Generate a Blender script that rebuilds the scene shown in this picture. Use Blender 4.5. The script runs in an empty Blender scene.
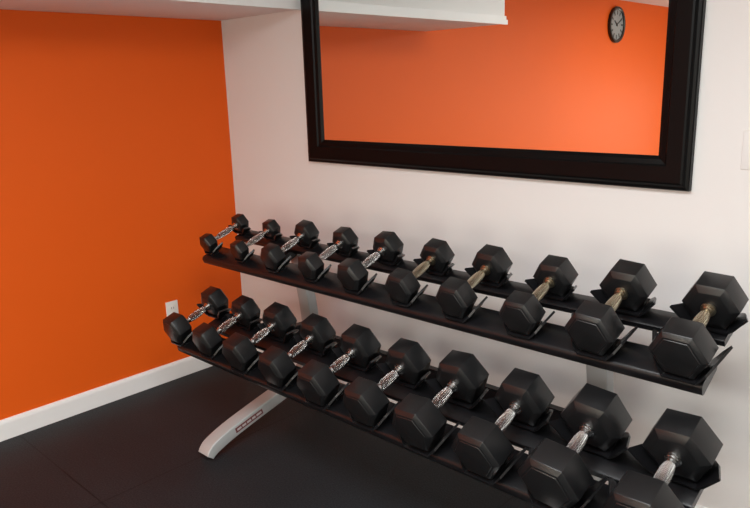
import bpy, bmesh, math, random
from mathutils import Vector, Matrix
random.seed(4)
S=bpy.context.scene
COL=S.collection
try:
    S.view_settings.view_transform='Standard'
    S.view_settings.look='None'
except Exception: pass

# ------------------------------------------------------------ materials
def mat(name,col,rough=.5,metal=0,spec=.5,noise=None,bump=None,coat=0):
    m=bpy.data.materials.new(name);m.use_nodes=True
    nt=m.node_tree;b=nt.nodes['Principled BSDF']
    b.inputs['Base Color'].default_value=(*col,1)
    b.inputs['Roughness'].default_value=rough
    b.inputs['Metallic'].default_value=metal
    b.inputs['Specular IOR Level'].default_value=spec
    b.inputs['Coat Weight'].default_value=coat
    tc=nt.nodes.new('ShaderNodeTexCoord')
    if noise:
        sc,amt=noise
        n=nt.nodes.new('ShaderNodeTexNoise');n.inputs['Scale'].default_value=sc;n.inputs['Detail'].default_value=4
        nt.links.new(tc.outputs['Object'],n.inputs['Vector'])
        mx=nt.nodes.new('ShaderNodeMix');mx.data_type='RGBA'
        mx.inputs[6].default_value=(*[c*(1-amt) for c in col],1)
        mx.inputs[7].default_value=(*[min(1,c*(1+amt)) for c in col],1)
        nt.links.new(n.outputs['Fac'],mx.inputs[0]);nt.links.new(mx.outputs[2],b.inputs['Base Color'])
    if bump:
        sc,st=bump
        n=nt.nodes.new('ShaderNodeTexNoise');n.inputs['Scale'].default_value=sc;n.inputs['Detail'].default_value=3
        nt.links.new(tc.outputs['Object'],n.inputs['Vector'])
        bp=nt.nodes.new('ShaderNodeBump');bp.inputs['Strength'].default_value=st;bp.inputs['Distance'].default_value=.002
        nt.links.new(n.outputs['Fac'],bp.inputs['Height']);nt.links.new(bp.outputs['Normal'],b.inputs['Normal'])
    return m
M_white=mat('white_wall_paint',(.755,.745,.73),.6,spec=.25,noise=(1.5,.02),bump=(180,.12))
M_orange=mat('orange_wall_paint',(.80,.112,.006),.55,spec=.25,noise=(1.2,.03),bump=(160,.10))
M_ceil=mat('ceiling_paint',(.88,.88,.88),.7,spec=.2,noise=(2,.02),bump=(90,.1))
M_trim=mat('white_trim_paint',(.88,.88,.88),.35,noise=(3,.02))
M_rubber=mat('black_rubber',(.0075,.0078,.0085),.31,spec=.5,noise=(30,.15),bump=(350,.12))
M_rail=mat('black_powder_coat',(.006,.006,.007),.32,spec=.40,noise=(20,.1),bump=(400,.08))
M_saddle=mat('black_plastic',(.007,.007,.008),.30,spec=.5,noise=(20,.1))
M_silver=mat('silver_grey_paint',(.42,.43,.43),.42,metal=.15,noise=(10,.05),bump=(300,.05))
M_frame=mat('black_frame_lacquer',(.0030,.0030,.0032),.34,spec=.12,noise=(6,.2),bump=(120,.05))
M_plate=mat('ivory_plastic',(.84,.82,.78),.35,noise=(10,.02))
M_dark=mat('dark_slot',(.02,.02,.02),.5,noise=(10,.1))
M_clockb=mat('black_clock_rim_plastic',(.008,.008,.008),.3,noise=(10,.1))
M_clockf=mat('clock_dial_grey',(.28,.30,.32),.4,noise=(10,.02))
M_red=mat('sticker_dark_red',(.13,.02,.02),.4,noise=(30,.2))
M_lite=mat('sticker_light_print',(.50,.47,.46),.4,noise=(30,.1))

def chrome(name,col,rough):
    m=bpy.data.materials.new(name);m.use_nodes=True;nt=m.node_tree;b=nt.nodes['Principled BSDF']
    b.inputs['Base Color'].default_value=(*col,1);b.inputs['Metallic'].default_value=1;b.inputs['Roughness'].default_value=rough
    tc=nt.nodes.new('ShaderNodeTexCoord');sx=nt.nodes.new('ShaderNodeSeparateXYZ');nt.links.new(tc.outputs['Object'],sx.inputs[0])
    def M(op,a,b_=None):
        n=nt.nodes.new('ShaderNodeMath');n.operation=op
        for i,v in enumerate((a,b_)):
            if v is None: continue
            if isinstance(v,(int,float)): n.inputs[i].default_value=v
            else: nt.links.new(v,n.inputs[i])
        return n.outputs[0]
    ang=M('MULTIPLY',M('ARCTAN2',sx.outputs['X'],sx.outputs['Z']),10.0)
    yy=M('MULTIPLY',sx.outputs['Y'],520.0)
    d=M('MULTIPLY',M('SINE',M('ADD',ang,yy)),M('SINE',M('SUBTRACT',ang,yy)))
    mask=M('LESS_THAN',M('ABSOLUTE',sx.outputs['Y']),.043)
    hgt=M('MULTIPLY',d,mask)
    bp=nt.nodes.new('ShaderNodeBump');bp.inputs['Strength'].default_value=1.0;bp.inputs['Distance'].default_value=.0026
    nt.links.new(hgt,bp.inputs['Height']);nt.links.new(bp.outputs['Normal'],b.inputs['Normal'])
    return m
M_chrome=chrome('knurled_chrome',(.62,.62,.61),.22)
M_brass=chrome('warm_tinted_chrome',(.42,.36,.26),.30)
M_mirror=mat('mirror_silvering',(.91,.93,.91),.0,metal=1,noise=(.5,.005))

def floor_mat():
    m=mat('black_rubber_flooring',(.020,.020,.020),.55,spec=.22)
    nt=m.node_tree;b=nt.nodes['Principled BSDF'];tc=nt.nodes['Texture Coordinate']
    n=nt.nodes.new('ShaderNodeTexNoise');n.inputs['Scale'].default_value=160;n.inputs['Detail'].default_value=2
    n2=nt.nodes.new('ShaderNodeTexNoise');n2.inputs['Scale'].default_value=3;n2.inputs['Detail'].default_value=5
    for q in (n,n2): nt.links.new(tc.outputs['Object'],q.inputs['Vector'])
    r=nt.nodes.new('ShaderNodeValToRGB');e=r.color_ramp.elements
    e[0].position=.35;e[0].color=(.0075,.0095,.0115,1);e[1].position=.75;e[1].color=(.026,.030,.034,1)
    nt.links.new(n.outputs['Fac'],r.inputs['Fac'])
    r2=nt.nodes.new('ShaderNodeMapRange');r2.inputs['To Min'].default_value=.75;r2.inputs['To Max'].default_value=1.3
    nt.links.new(n2.outputs['Fac'],r2.inputs['Value'])
    sx=nt.nodes.new('ShaderNodeSeparateXYZ');nt.links.new(tc.outputs['Object'],sx.inputs[0])
    seams=[]
    for ax,off in (('X',.35),('Y',1.36)):
        a=nt.nodes.new('ShaderNodeMath');a.operation='ADD';a.inputs[1].default_value=off+12.2
        nt.links.new(sx.outputs[ax],a.inputs[0])
        k=nt.nodes.new('ShaderNodeMath');k.operation='PINGPONG';k.inputs[1].default_value=.61
        nt.links.new(a.outputs[0],k.inputs[0])
        g=nt.nodes.new('ShaderNodeMath');g.operation='GREATER_THAN';g.inputs[1].default_value=.0032
        nt.links.new(k.outputs[0],g.inputs[0]);seams.append(g)
    mul=nt.nodes.new('ShaderNodeMath');mul.operation='MULTIPLY'
    nt.links.new(seams[0].outputs[0],mul.inputs[0]);nt.links.new(seams[1].outputs[0],mul.inputs[1])
    mm=nt.nodes.new('ShaderNodeMapRange');mm.inputs['To Min'].default_value=.35;mm.inputs['To Max'].default_value=1
    nt.links.new(mul.outputs[0],mm.inputs['Value'])
    m3=nt.nodes.new('ShaderNodeMath');m3.operation='MULTIPLY'
    nt.links.new(mm.outputs[0],m3.inputs[0]);nt.links.new(r2.outputs[0],m3.inputs[1])
    vm=nt.nodes.new('ShaderNodeVectorMath');vm.operation='SCALE'
    nt.links.new(r.outputs['Color'],vm.inputs[0]);nt.links.new(m3.outputs[0],vm.inputs['Scale'])
    nt.links.new(vm.outputs[0],b.inputs['Base Color'])
    bp=nt.nodes.new('ShaderNodeBump');bp.inputs['Strength'].default_value=.45;bp.inputs['Distance'].default_value=.002
    nt.links.new(n.outputs['Fac'],bp.inputs['Height'])
    bp2=nt.nodes.new('ShaderNodeBump');bp2.inputs['Strength'].default_value=.5;bp2.inputs['Distance'].default_value=.002
    nt.links.new(mul.outputs[0],bp2.inputs['Height']);nt.links.new(bp.outputs['Normal'],bp2.inputs['Normal'])
    nt.links.new(bp2.outputs['Normal'],b.inputs['Normal'])
    return m
M_floor=floor_mat()

# ------------------------------------------------------------ mesh helpers
def mk(name,me,m,parent=None,loc=None):
    o=bpy.data.objects.new(name,me);COL.objects.link(o)
    if m and not me.materials: me.materials.append(m)
    if parent: o.parent=parent
    if loc is not None: o.location=loc
    return o
def from_bm(bm,name,smooth=False):
    bmesh.ops.recalc_face_normals(bm,faces=bm.faces)
    me=bpy.data.meshes.new(name);bm.to_mesh(me);bm.free()
    return me
def smooth_angle(me,ang=35):
    for p in me.polygons:p.use_smooth=True
    try: me.set_sharp_from_angle(angle=math.radians(ang))
    except Exception: pass
def add_box(bm,x0,x1,y0,y1,z0,z1):
    vs=[bm.verts.new((x,y,z)) for x in (x0,x1) for y in (y0,y1) for z in (z0,z1)]
    for f in ((0,1,3,2),(4,6,7,5),(0,4,5,1),(2,3,7,6),(0,2,6,4),(1,5,7,3)):
        bm.faces.new([vs[i] for i in f])
def box(name,x0,x1,y0,y1,z0,z1,m,bev=0,parent=None,loc=None):
    bm=bmesh.new();add_box(bm,x0,x1,y0,y1,z0,z1)
    if bev: bmesh.ops.bevel(bm,geom=bm.edges[:],offset=bev,segments=3,affect='EDGES',profile=.5)
    me=from_bm(bm,name)
    if bev: smooth_angle(me,30)
    return mk(name,me,m,parent,loc)
def extrude_poly(pts,x0,x1):
    bm=bmesh.new()
    A=[bm.verts.new((x0,y,z)) for y,z in pts];B=[bm.verts.new((x1,y,z)) for y,z in pts]
    n=len(pts)
    for i in range(n):
        bm.faces.new((A[i],A[(i+1)%n],B[(i+1)%n],B[i]))
    bm.faces.new(A[::-1]);bm.faces.new(B)
    return bm
def struct(o): o['kind']='structure';return o

# ------------------------------------------------------------ room
RX,RY,CZ=5.4,-7.2,2.38
struct(box('floor',-.1,RX+.1,RY-.1,.1,-.1,0,M_floor))
struct(box('ceiling',-.1,RX+.1,RY-.1,.1,CZ,CZ+.1,M_ceil))
struct(box('wall_left',-.1,0,RY-.1,.1,0,CZ,M_orange))
struct(box('wall_back',0,RX+.1,0,.1,0,CZ,M_white))
struct(box('wall_right',RX,RX+.1,RY-.1,0,0,CZ,M_white))
struct(box('wall_front',0,RX,RY-.1,RY,0,CZ,M_white))
SX,SY,SZ=.683,-1.81,1.966
sof=struct(box('trim_1',0.0,SX,SY,0.0,SZ,CZ,M_ceil,bev=.004))
bm=bmesh.new()
add_box(bm,SX,SX+.008,SY-.008,0.0,SZ+.026,SZ+.050)
add_box(bm,SX,SX+.015,SY-.015,0.0,SZ-.004,SZ+.0265)
sof2=struct(mk('trim_2',from_bm(bm,'trim_2'),M_trim))
def baseboard(name,length,rot,loc):
    pts=[(0,0),(-.015,0),(-.015,.082),(-.012,.092),(-.006,.098),(0,.10)]
    me=from_bm(extrude_poly(pts,0,length),name)
    o=mk(name,me,M_trim);o.rotation_euler=(0,0,rot);o.location=loc;struct(o)
baseboard('baseboard_back',RX-.015,0,(.015,0,0))
baseboard('baseboard_left',-RY,math.radians(90),(0,RY,0))

# ------------------------------------------------------------ mirror
ml,mr,mz0,mz1=.7021,2.5885,1.2265,2.30
fw=.112
prof=[(0,0),(0,.022),(.003,.026),(.012,.028),(.020,.036),(.026,.038),(.078,.030),(.084,.024),(.100,.020),(.106,.016),(fw,.012),(fw,0)]
bm=bmesh.new();rings=[]
for ins,d in prof:
    rings.append([bm.verts.new(p) for p in ((ml+ins,-d,mz0+ins),(mr-ins,-d,mz0+ins),(mr-ins,-d,mz1-ins),(ml+ins,-d,mz1-ins))])
for a,b in zip(rings,rings[1:]+rings[:1]):
    for i in range(4): bm.faces.new((a[i],a[(i+1)%4],b[(i+1)%4],b[i]))
me=from_bm(bm,'mirror_frame');smooth_angle(me,15)
mir=bpy.data.objects.new('wall_mirror',None);COL.objects.link(mir);mir.location=((ml+mr)/2,-.001,mz0)
mir['label']='large wall mirror in a wide near-black wooden frame';mir['category']='mirror'
def keep(o,parent):
    o.parent=parent;o.matrix_parent_inverse=Matrix.Translation(-parent.location)
fr=mk('frame',me,M_frame);keep(fr,mir)
gl=box('glass',ml+fw-.004,mr-fw+.004,-.010,-.003,mz0+fw-.004,mz1-fw+.004,M_mirror);keep(gl,mir)

# ------------------------------------------------------------ wall plates
def empty(name,loc,label,cat,rot=(0,0,0)):
    e=bpy.data.objects.new(name,None);COL.objects.link(e);e.location=loc;e.rotation_euler=rot
    e.empty_display_size=.05
    e['label']=label;e['category']=cat;return e
e=empty('wall_outlet',(0,-.477,.397),'ivory duplex power outlet low on the orange wall','outlet',(0,0,math.radians(90)))
box('cover_plate',-.037,.037,-.006,0,-.058,.058,M_plate,bev=.002,parent=e)
for s in (-1,1):
    o=box('socket',-.017,.017,-.008,-.005,s*.02-.014,s*.02+.014,M_plate,bev=.001,parent=e)
    for t in (-1,1): box('slot',t*.006-.001,t*.006+.001,-.0085,-.006,s*.02-.005,s*.02+.005,M_dark,parent=o)
e=empty('light_switch',(2.773,0,1.367),'white toggle light switch plate on the pale wall','switch')
box('cover_plate',-.04,.04,-.006,0,-.06,.06,M_white,bev=.002,parent=e)
box('toggle',-.005,.005,-.016,-.005,-.010,.012,M_plate,bev=.001,parent=e)

# ------------------------------------------------------------ clock
ck=empty('wall_clock',(0,-4.943,2.13),'round black-rimmed wall clock with grey dial on the orange wall','clock',(0,math.radians(90),0))
def lathe(prof,n=48):
    bm=bmesh.new();R=[]
    for r,z in prof:
        if r<1e-6: R.append([bm.verts.new((0,0,z))])
        else: R.append([bm.verts.new((r*math.cos(2*math.pi*i/n),r*math.sin(2*math.pi*i/n),z)) for i in range(n)])
    for a,b in zip(R,R[1:]):
        for i in range(n):
            j=(i+1)%n
            if len(a)==1 and len(b)==1: continue
            if len(a)==1: bm.faces.new((a[0],b[i],b[j]))
            elif len(b)==1: bm.faces.new((a[i],a[j],b[0]))
            else: bm.faces.new((a[i],a[j],b[j],b[i]))
    return bm
CR=.182
me=from_bm(lathe([(CR,0),(CR,.024),(CR-.005,.030),(CR-.024,.030),(CR-.032,.024),(CR-.032,.012),(0,.012),(0,0),(CR,0)]),'rim');smooth_angle(me,30)
mk('rim',me,M_clockb,ck)
me=from_bm(lathe([(CR-.033,.013),(CR-.033,.016),(0,.016)]),'dial')
mk('dial',me,M_clockf,ck)
for i in range(12):
    o=box('hour_mark',-.140,-.100,-.009,.009,.016,.0175,M_clockb,parent=ck);o.rotation_euler=(0,0,i*math.pi/6)
for nm,L,w,a in (('hour_hand',.070,.014,-55),('minute_hand',.10,.010,60)):
    o=box(nm,-L,.02,-w/2,w/2,.018,.020,M_clockb,parent=ck);o.rotation_euler=(0,0,math.radians(a))

# ------------------------------------------------------------ dumbbell rack
TAU=math.radians(19.5)
CT,ST=math.cos(TAU),math.sin(TAU)
Wt=[.094,.094,.116,.116,.127,.127,.137,.137,.156,.160]
Wb=[.143,.143,.156,.156,.165,.165,.177,.177,.188,.188]
tiers=[dict(x0=.5275,dx=.2517,y=-.4285,z=.8653,W=Wt,xl=.498,xr=2.850),
       dict(x0=.6022,dx=.2456,y=-.6666,z=.5005,W=Wb,xl=.595,xr=2.885)]
UX=(.907,2.424)
rack=empty('dumbbell_rack',(1.67,-.5,0),'two-tier dumbbell rack with black trays and silver-grey legs','rack')
def an(t,a,n): return (t['y']+a*CT-n*ST, t['z']+a*ST+n*CT)
def halfL(W): return .079+.241*W
TR=.60

saddle_cache={}
def saddle_mesh(W):
    """cradle: flat seat, angular side wings that lean towards the handle side (+y) and end in pointed tips"""
    if W in saddle_cache: return saddle_cache[W]
    bm=bmesh.new()
    T=TR*W
    half=[(.15*W,0,-.50,.50),(.28*W,.0,-.50,.52),(.40*W,.13*W,-.34,.58),(.50*W,.26*W,-.06,.60),(.60*W+.006,.42*W,.56,.60)]
    th=.006
    for sgn in (1,-1):
        rows=[]
        for x,z,l0,l1 in [(0,0,-.5,.50)]+half:
            z-=.0012
            off=.004 if x>.38*W else 0
            rows.append([bm.verts.new((sgn*x,l0*T,z)),bm.verts.new((sgn*x,l1*T,z)),bm.verts.new((sgn*(x+off),l1*T,z-th)),bm.verts.new((sgn*(x+off),l0*T,z-th))])
        for a,b in zip(rows,rows[1:]):
            for i in range(4): bm.faces.new((a[i],a[(i+1)%4],b[(i+1)%4],b[i]))
        bm.faces.new(rows[-1][::-1])
    bmesh.ops.remove_doubles(bm,verts=bm.verts,dist=1e-5)
    add_box(bm,-.30*W,.30*W,-.3*T,.3*T,-.014,-.0068)
    me=from_bm(bm,'saddle');smooth_angle(me,8);me.materials.append(M_saddle)
    saddle_cache[W]=me;return me

for ti,t in enumerate(tiers):
    g0=-.040 if ti==0 else -.012
    P=[(-.150,-.050),(-.154,-.045),(-.154,-.026),(-.150,-.018),(-.142,-.0135),(g0-.006,-.0135),(g0,-.018),(g0,-.038),(g0-.005,-.043),(-.142,-.052)]
    me=from_bm(extrude_poly([an(t,a,n) for a,n in P],t['xl'],t['xr']),'tray')
    smooth_angle(me,40)
    tray=mk('tray',me,M_rail);keep(tray,rack)
    g1=.052 if ti==0 else .014
    P=[(g1,-.036),(g1,-.0180),(g1+.005,-.0140),(.132,-.0140),(.138,-.018),(.138,-.032),(.134,-.036)]
    me=from_bm(extrude_poly([an(t,a,n) for a,n in P],t['xl']+.01,t['xr']-.01),'rear_rail')
    smooth_angle(me,40)
    rr=mk('rear_rail',me,M_rail);keep(rr,rack)
    for ux in UX:
        if ti==1:
            pts=[an(t,-.12,-.052),an(t,-.03,-.044),an(t,.06,-.036),(-.25,.475),(-.25,.425),an(t,.05,-.080),an(t,-.12,-.062)]
        else:
            pts=[an(t,-.12,-.052),an(t,-.045,-.044),an(t,.06,-.036),an(t,.15,-.036),an(t,.15,-.070),an(t,.02,-.078),an(t,-.12,-.062)]
        me=from_bm(extrude_poly(pts,ux-.02,ux+.02),'support_arm')
        o=mk('support_arm',me,M_rail);keep(o,rack)
    for i,W in enumerate(t['W']):
        L=halfL(W)
        for s in (-1,1):
            y,z=an(t,s*L,0)
            o=bpy.data.objects.new('saddle',saddle_mesh(W));COL.objects.link(o)
            o.location=(t['x0']+i*t['dx'],y,z)
            o.rotation_euler=(TAU,0,0) if s==-1 else (-TAU,0,math.pi)
            keep(o,rack)

def catmull(P,k=8):
    out=[];Q=[P[0]]+P+[P[-1]]
    for i in range(1,len(Q)-2):
        for j in range(k):
            u=j/k;p0,p1,p2,p3=Q[i-1],Q[i],Q[i+1],Q[i+2]
            out.append(tuple(.5*((2*p1[c])+(-p0[c]+p2[c])*u+(2*p0[c]-5*p1[c]+4*p2[c]-p3[c])*u*u+(-p0[c]+3*p1[c]-3*p2[c]+p3[c])*u**3) for c in range(len(P[0]))))
    out.append(P[-1]);return out
def sweep(path,x,w,name):
    bm=bmesh.new();rings=[]
    pts=catmull(path)
    for i,(y,z,th) in enumerate(pts):
        a=pts[max(0,i-1)];b=pts[min(len(pts)-1,i+1)]
        d=Vector((b[0]-a[0],b[1]-a[1])).normalized();n=Vector((-d.y,d.x))
        ring=[]
        hw,ht=w/2,th/2;r=min(hw,ht)*.22
        for cx,cn,a0 in ((hw-r,ht-r,0),(-(hw-r),ht-r,90),(-(hw-r),-(ht-r),180),(hw-r,-(ht-r),270)):
            for q in (0,30,60,90):
                an_=math.radians(a0+q);dx=cx+r*math.cos(an_);dn=cn+r*math.sin(an_)
                ring.append(bm.verts.new((x+dx,y+n.x*dn,z+n.y*dn)))
        rings.append(ring)
    for a,b in zip(rings,rings[1:]):
        m=len(a)
        for i in range(m): bm.faces.new((a[i],a[(i+1)%m],b[(i+1)%m],b[i]))
    bm.faces.new(rings[0][::-1]);bm.faces.new(rings[-1])
    me=from_bm(bm,name);smooth_angle(me,35);return me
for k,ux in enumerate(UX):
    path=[(-.892,.020,.038),(-.877,.038,.048),(-.850,.056,.054),(-.76,.090,.056),(-.60,.134,.056),(-.43,.178,.056),(-.33,.215,.056),(-.265,.285,.056),(-.238,.38,.055),(-.252,.56,.054),(-.275,.70,.052),(-.303,.86,.048)]
    o=mk('leg',sweep(path,ux,.076,'leg'),M_silver);keep(o,rack)
    path=[(-.34,.185,.045),(-.26,.135,.045),(-.20,.085,.04),(-.165,.035,.035),(-.155,.010,.020)]
    o=mk('rear_foot',sweep(path,ux,.064,'rear_foot'),M_silver);keep(o,rack)
    if k==0:
        X=ux+.0380
        slope=math.atan2(.042,.16)
        o=box('brand_sticker',0,.001,-.080,.080,-.0125,.0125,M_red);keep(o,rack)
        o.location=(X,-.675,.1145);o.rotation_euler=(slope,0,0)
        for (a,b) in ((-.072,-.048),(-.042,-.020),(-.014,.010),(.016,.036),(.042,.072)):
            box('sticker_print',.001,.0014,a,b,-.005,.005,M_lite,parent=o)
for (y,z) in ((-.242,.40),):
    bm=bmesh.new();add_box(bm,UX[0]+.036,UX[1]-.036,y-.02,y+.02,z-.03,z+.03)
    bmesh.ops.bevel(bm,geom=bm.edges[:],offset=.005,segments=2,affect='EDGES')
    o=mk('crossbar',from_bm(bm,'crossbar'),M_rail);keep(o,rack)

# ------------------------------------------------------------ dumbbells
def hex_mesh(W,sgn):
    T=TR*W;R=W/2
    prof=[(-T/2,.66),(-T*.48,.74),(-T*.37,1.0),(T*.37,1.0),(T*.475,.83),(T*.475,.77),(T*.5,.75)]
    bm=bmesh.new();rings=[]
    for y,k in prof:
        rings.append([bm.verts.new((R*k*math.cos(math.radians(60*i)),sgn*y,R*k*math.sin(math.radians(60*i)))) for i in range(6)])
    for a,b in zip(rings,rings[1:]):
        for i in range(6): bm.faces.new((a[i],a[(i+1)%6],b[(i+1)%6],b[i]))
    bm.faces.new(rings[0]);bm.faces.new(rings[-1])
    bmesh.ops.recalc_face_normals(bm,faces=bm.faces)
    ed=[e for e in bm.edges if len(e.link_faces)==2 and e.calc_face_angle(0)>math.radians(22)]
    bmesh.ops.bevel(bm,geom=ed,offset=W*.008,segments=2,affect='EDGES',profile=.5,clamp_overlap=True)
    me=from_bm(bm,'head');smooth_angle(me,22)
    me.materials.append(M_rubber);return me
def handle_mesh(W):
    L=halfL(W)-.5*TR*W+.004
    k=.80+.24*(W-.09)/.09
    prof=[(0,-L),(.022*k,-L),(.022*k,-L+.009),(.0170*k,-L+.011),(.0170*k,-L+.016),(.0130*k,-L+.018)]
    for i in range(15):
        u=-1+2*i/14;prof.append(((.0126+.0062*max(0,math.cos(u*math.pi/2))**.8)*k,u*(L-.022)))
    prof+=[(.0130*k,L-.018),(.0170*k,L-.016),(.0170*k,L-.011),(.022*k,L-.009),(.022*k,L),(0,L)]
    bm=lathe(prof,28)
    bmesh.ops.rotate(bm,verts=bm.verts,cent=(0,0,0),matrix=Matrix.Rotation(math.radians(-90),3,'X'))
    me=from_bm(bm,'handle');smooth_angle(me,40)
    return me
cache={}
def sizeword(W):
    return 'small' if W<.1 else 'light' if W<.13 else 'medium' if W<.145 else 'heavy' if W<.17 else 'massive'
for ti,t in enumerate(tiers):
    tn='upper' if ti==0 else 'lower'
    for i,W in enumerate(t['W']):
        brass=(ti==0 and i>=5)
        key=(ti,W,brass)
        if key not in cache:
            hm=handle_mesh(W);hm.materials.append(M_brass if brass else M_chrome)
            cache[key]=(hex_mesh(W,1),hex_mesh(W,-1),hm)
        L=halfL(W);r=.433*W
        roll_=random.uniform(-5.5,5.5)
        lift=.25*W*math.sin(abs(math.radians(roll_)))*.9
        y,z=an(t,0,r+.0005+lift)
        d=bpy.data.objects.new('dumbbell',None);COL.objects.link(d);d.empty_display_size=.05
        d.location=(t['x0']+i*t['dx']+random.uniform(-.003,.003),y,z)
        d.rotation_mode='QUATERNION'
        d.rotation_quaternion=(Matrix.Rotation(math.radians(random.uniform(-1,1)),3,'Z')@Matrix.Rotation(TAU,3,'X')@Matrix.Rotation(math.radians(roll_),3,'Y')).to_quaternion()
        d['label']='%s black rubber hex dumbbell on the %s rack tier'%(sizeword(W),tn)
        d['category']='dumbbell';d['group']='hex dumbbells on the two-tier rack'
        for s,me in ((1,cache[key][0]),(-1,cache[key][1])):
            o=bpy.data.objects.new('head',me);COL.objects.link(o);o.parent=d;o.location=(0,s*L,0)
        o=bpy.data.objects.new('handle',cache[key][2]);COL.objects.link(o);o.parent=d
        o['label']='brass-tinted knurled handle' if brass else 'knurled chrome handle'

# ------------------------------------------------------------ lights
def area(name,loc,rot,sx,sy,pw,col=(.965,.985,1)):
    l=bpy.data.lights.new(name,'AREA');l.shape='RECTANGLE';l.size=sx;l.size_y=sy;l.energy=pw;l.color=col
    o=bpy.data.objects.new(name,l);COL.objects.link(o);o.location=loc;o.rotation_euler=rot;return o
area('ceiling_lamp',(2.8,-2.0,2.36),(0,0,0),1.6,1.0,67)
area('ceiling_lamp',(3.8,-4.8,2.36),(0,0,0),1.4,.8,76)
area('ceiling_lamp',(1.9,-4.6,2.36),(0,0,0),1.2,.6,42,(1,.93,.74))
area('added_glow',(2.6,-7.15,.9),(math.radians(90),0,0),3.8,1.2,58,(1,.93,.76))  # area light added for a warm sheen on the orange wall; no window modelled
area('added_glow',(5.35,-4.0,1.0),(0,math.radians(90),0),1.2,2.4,32,(1,.96,.84))  # added fill for the lower orange wall and soffit underside, not a window
w=bpy.data.worlds.new('world');S.world=w;w.use_nodes=True
w.node_tree.nodes['Background'].inputs[0].default_value=(1,.98,.96,1)
w.node_tree.nodes['Background'].inputs[1].default_value=.15

# ------------------------------------------------------------ camera
pitch,yaw,roll=map(math.radians,(13.6628,43.6623,1.6778))
dv=Vector((-math.sin(yaw),math.cos(yaw),0));zv=Vector((0,0,1))
F=dv*math.cos(pitch)-zv*math.sin(pitch);U0=dv*math.sin(pitch)+zv*math.cos(pitch);R0=Vector((math.cos(yaw),math.sin(yaw),0))
s,c=math.sin(roll),math.cos(roll)
Rc=c*R0-s*U0;Uc=s*R0+c*U0
cd=bpy.data.cameras.new('camera');cd.lens=698.67/750*36;cd.sensor_width=36;cd.clip_start=.05
co=bpy.data.objects.new('camera',cd);COL.objects.link(co)
mw=Matrix((( Rc.x,Uc.x,-F.x,3.4095),(Rc.y,Uc.y,-F.y,-2.3894),(Rc.z,Uc.z,-F.z,1.6),(0,0,0,1)))
co.matrix_world=mw
S.camera=co
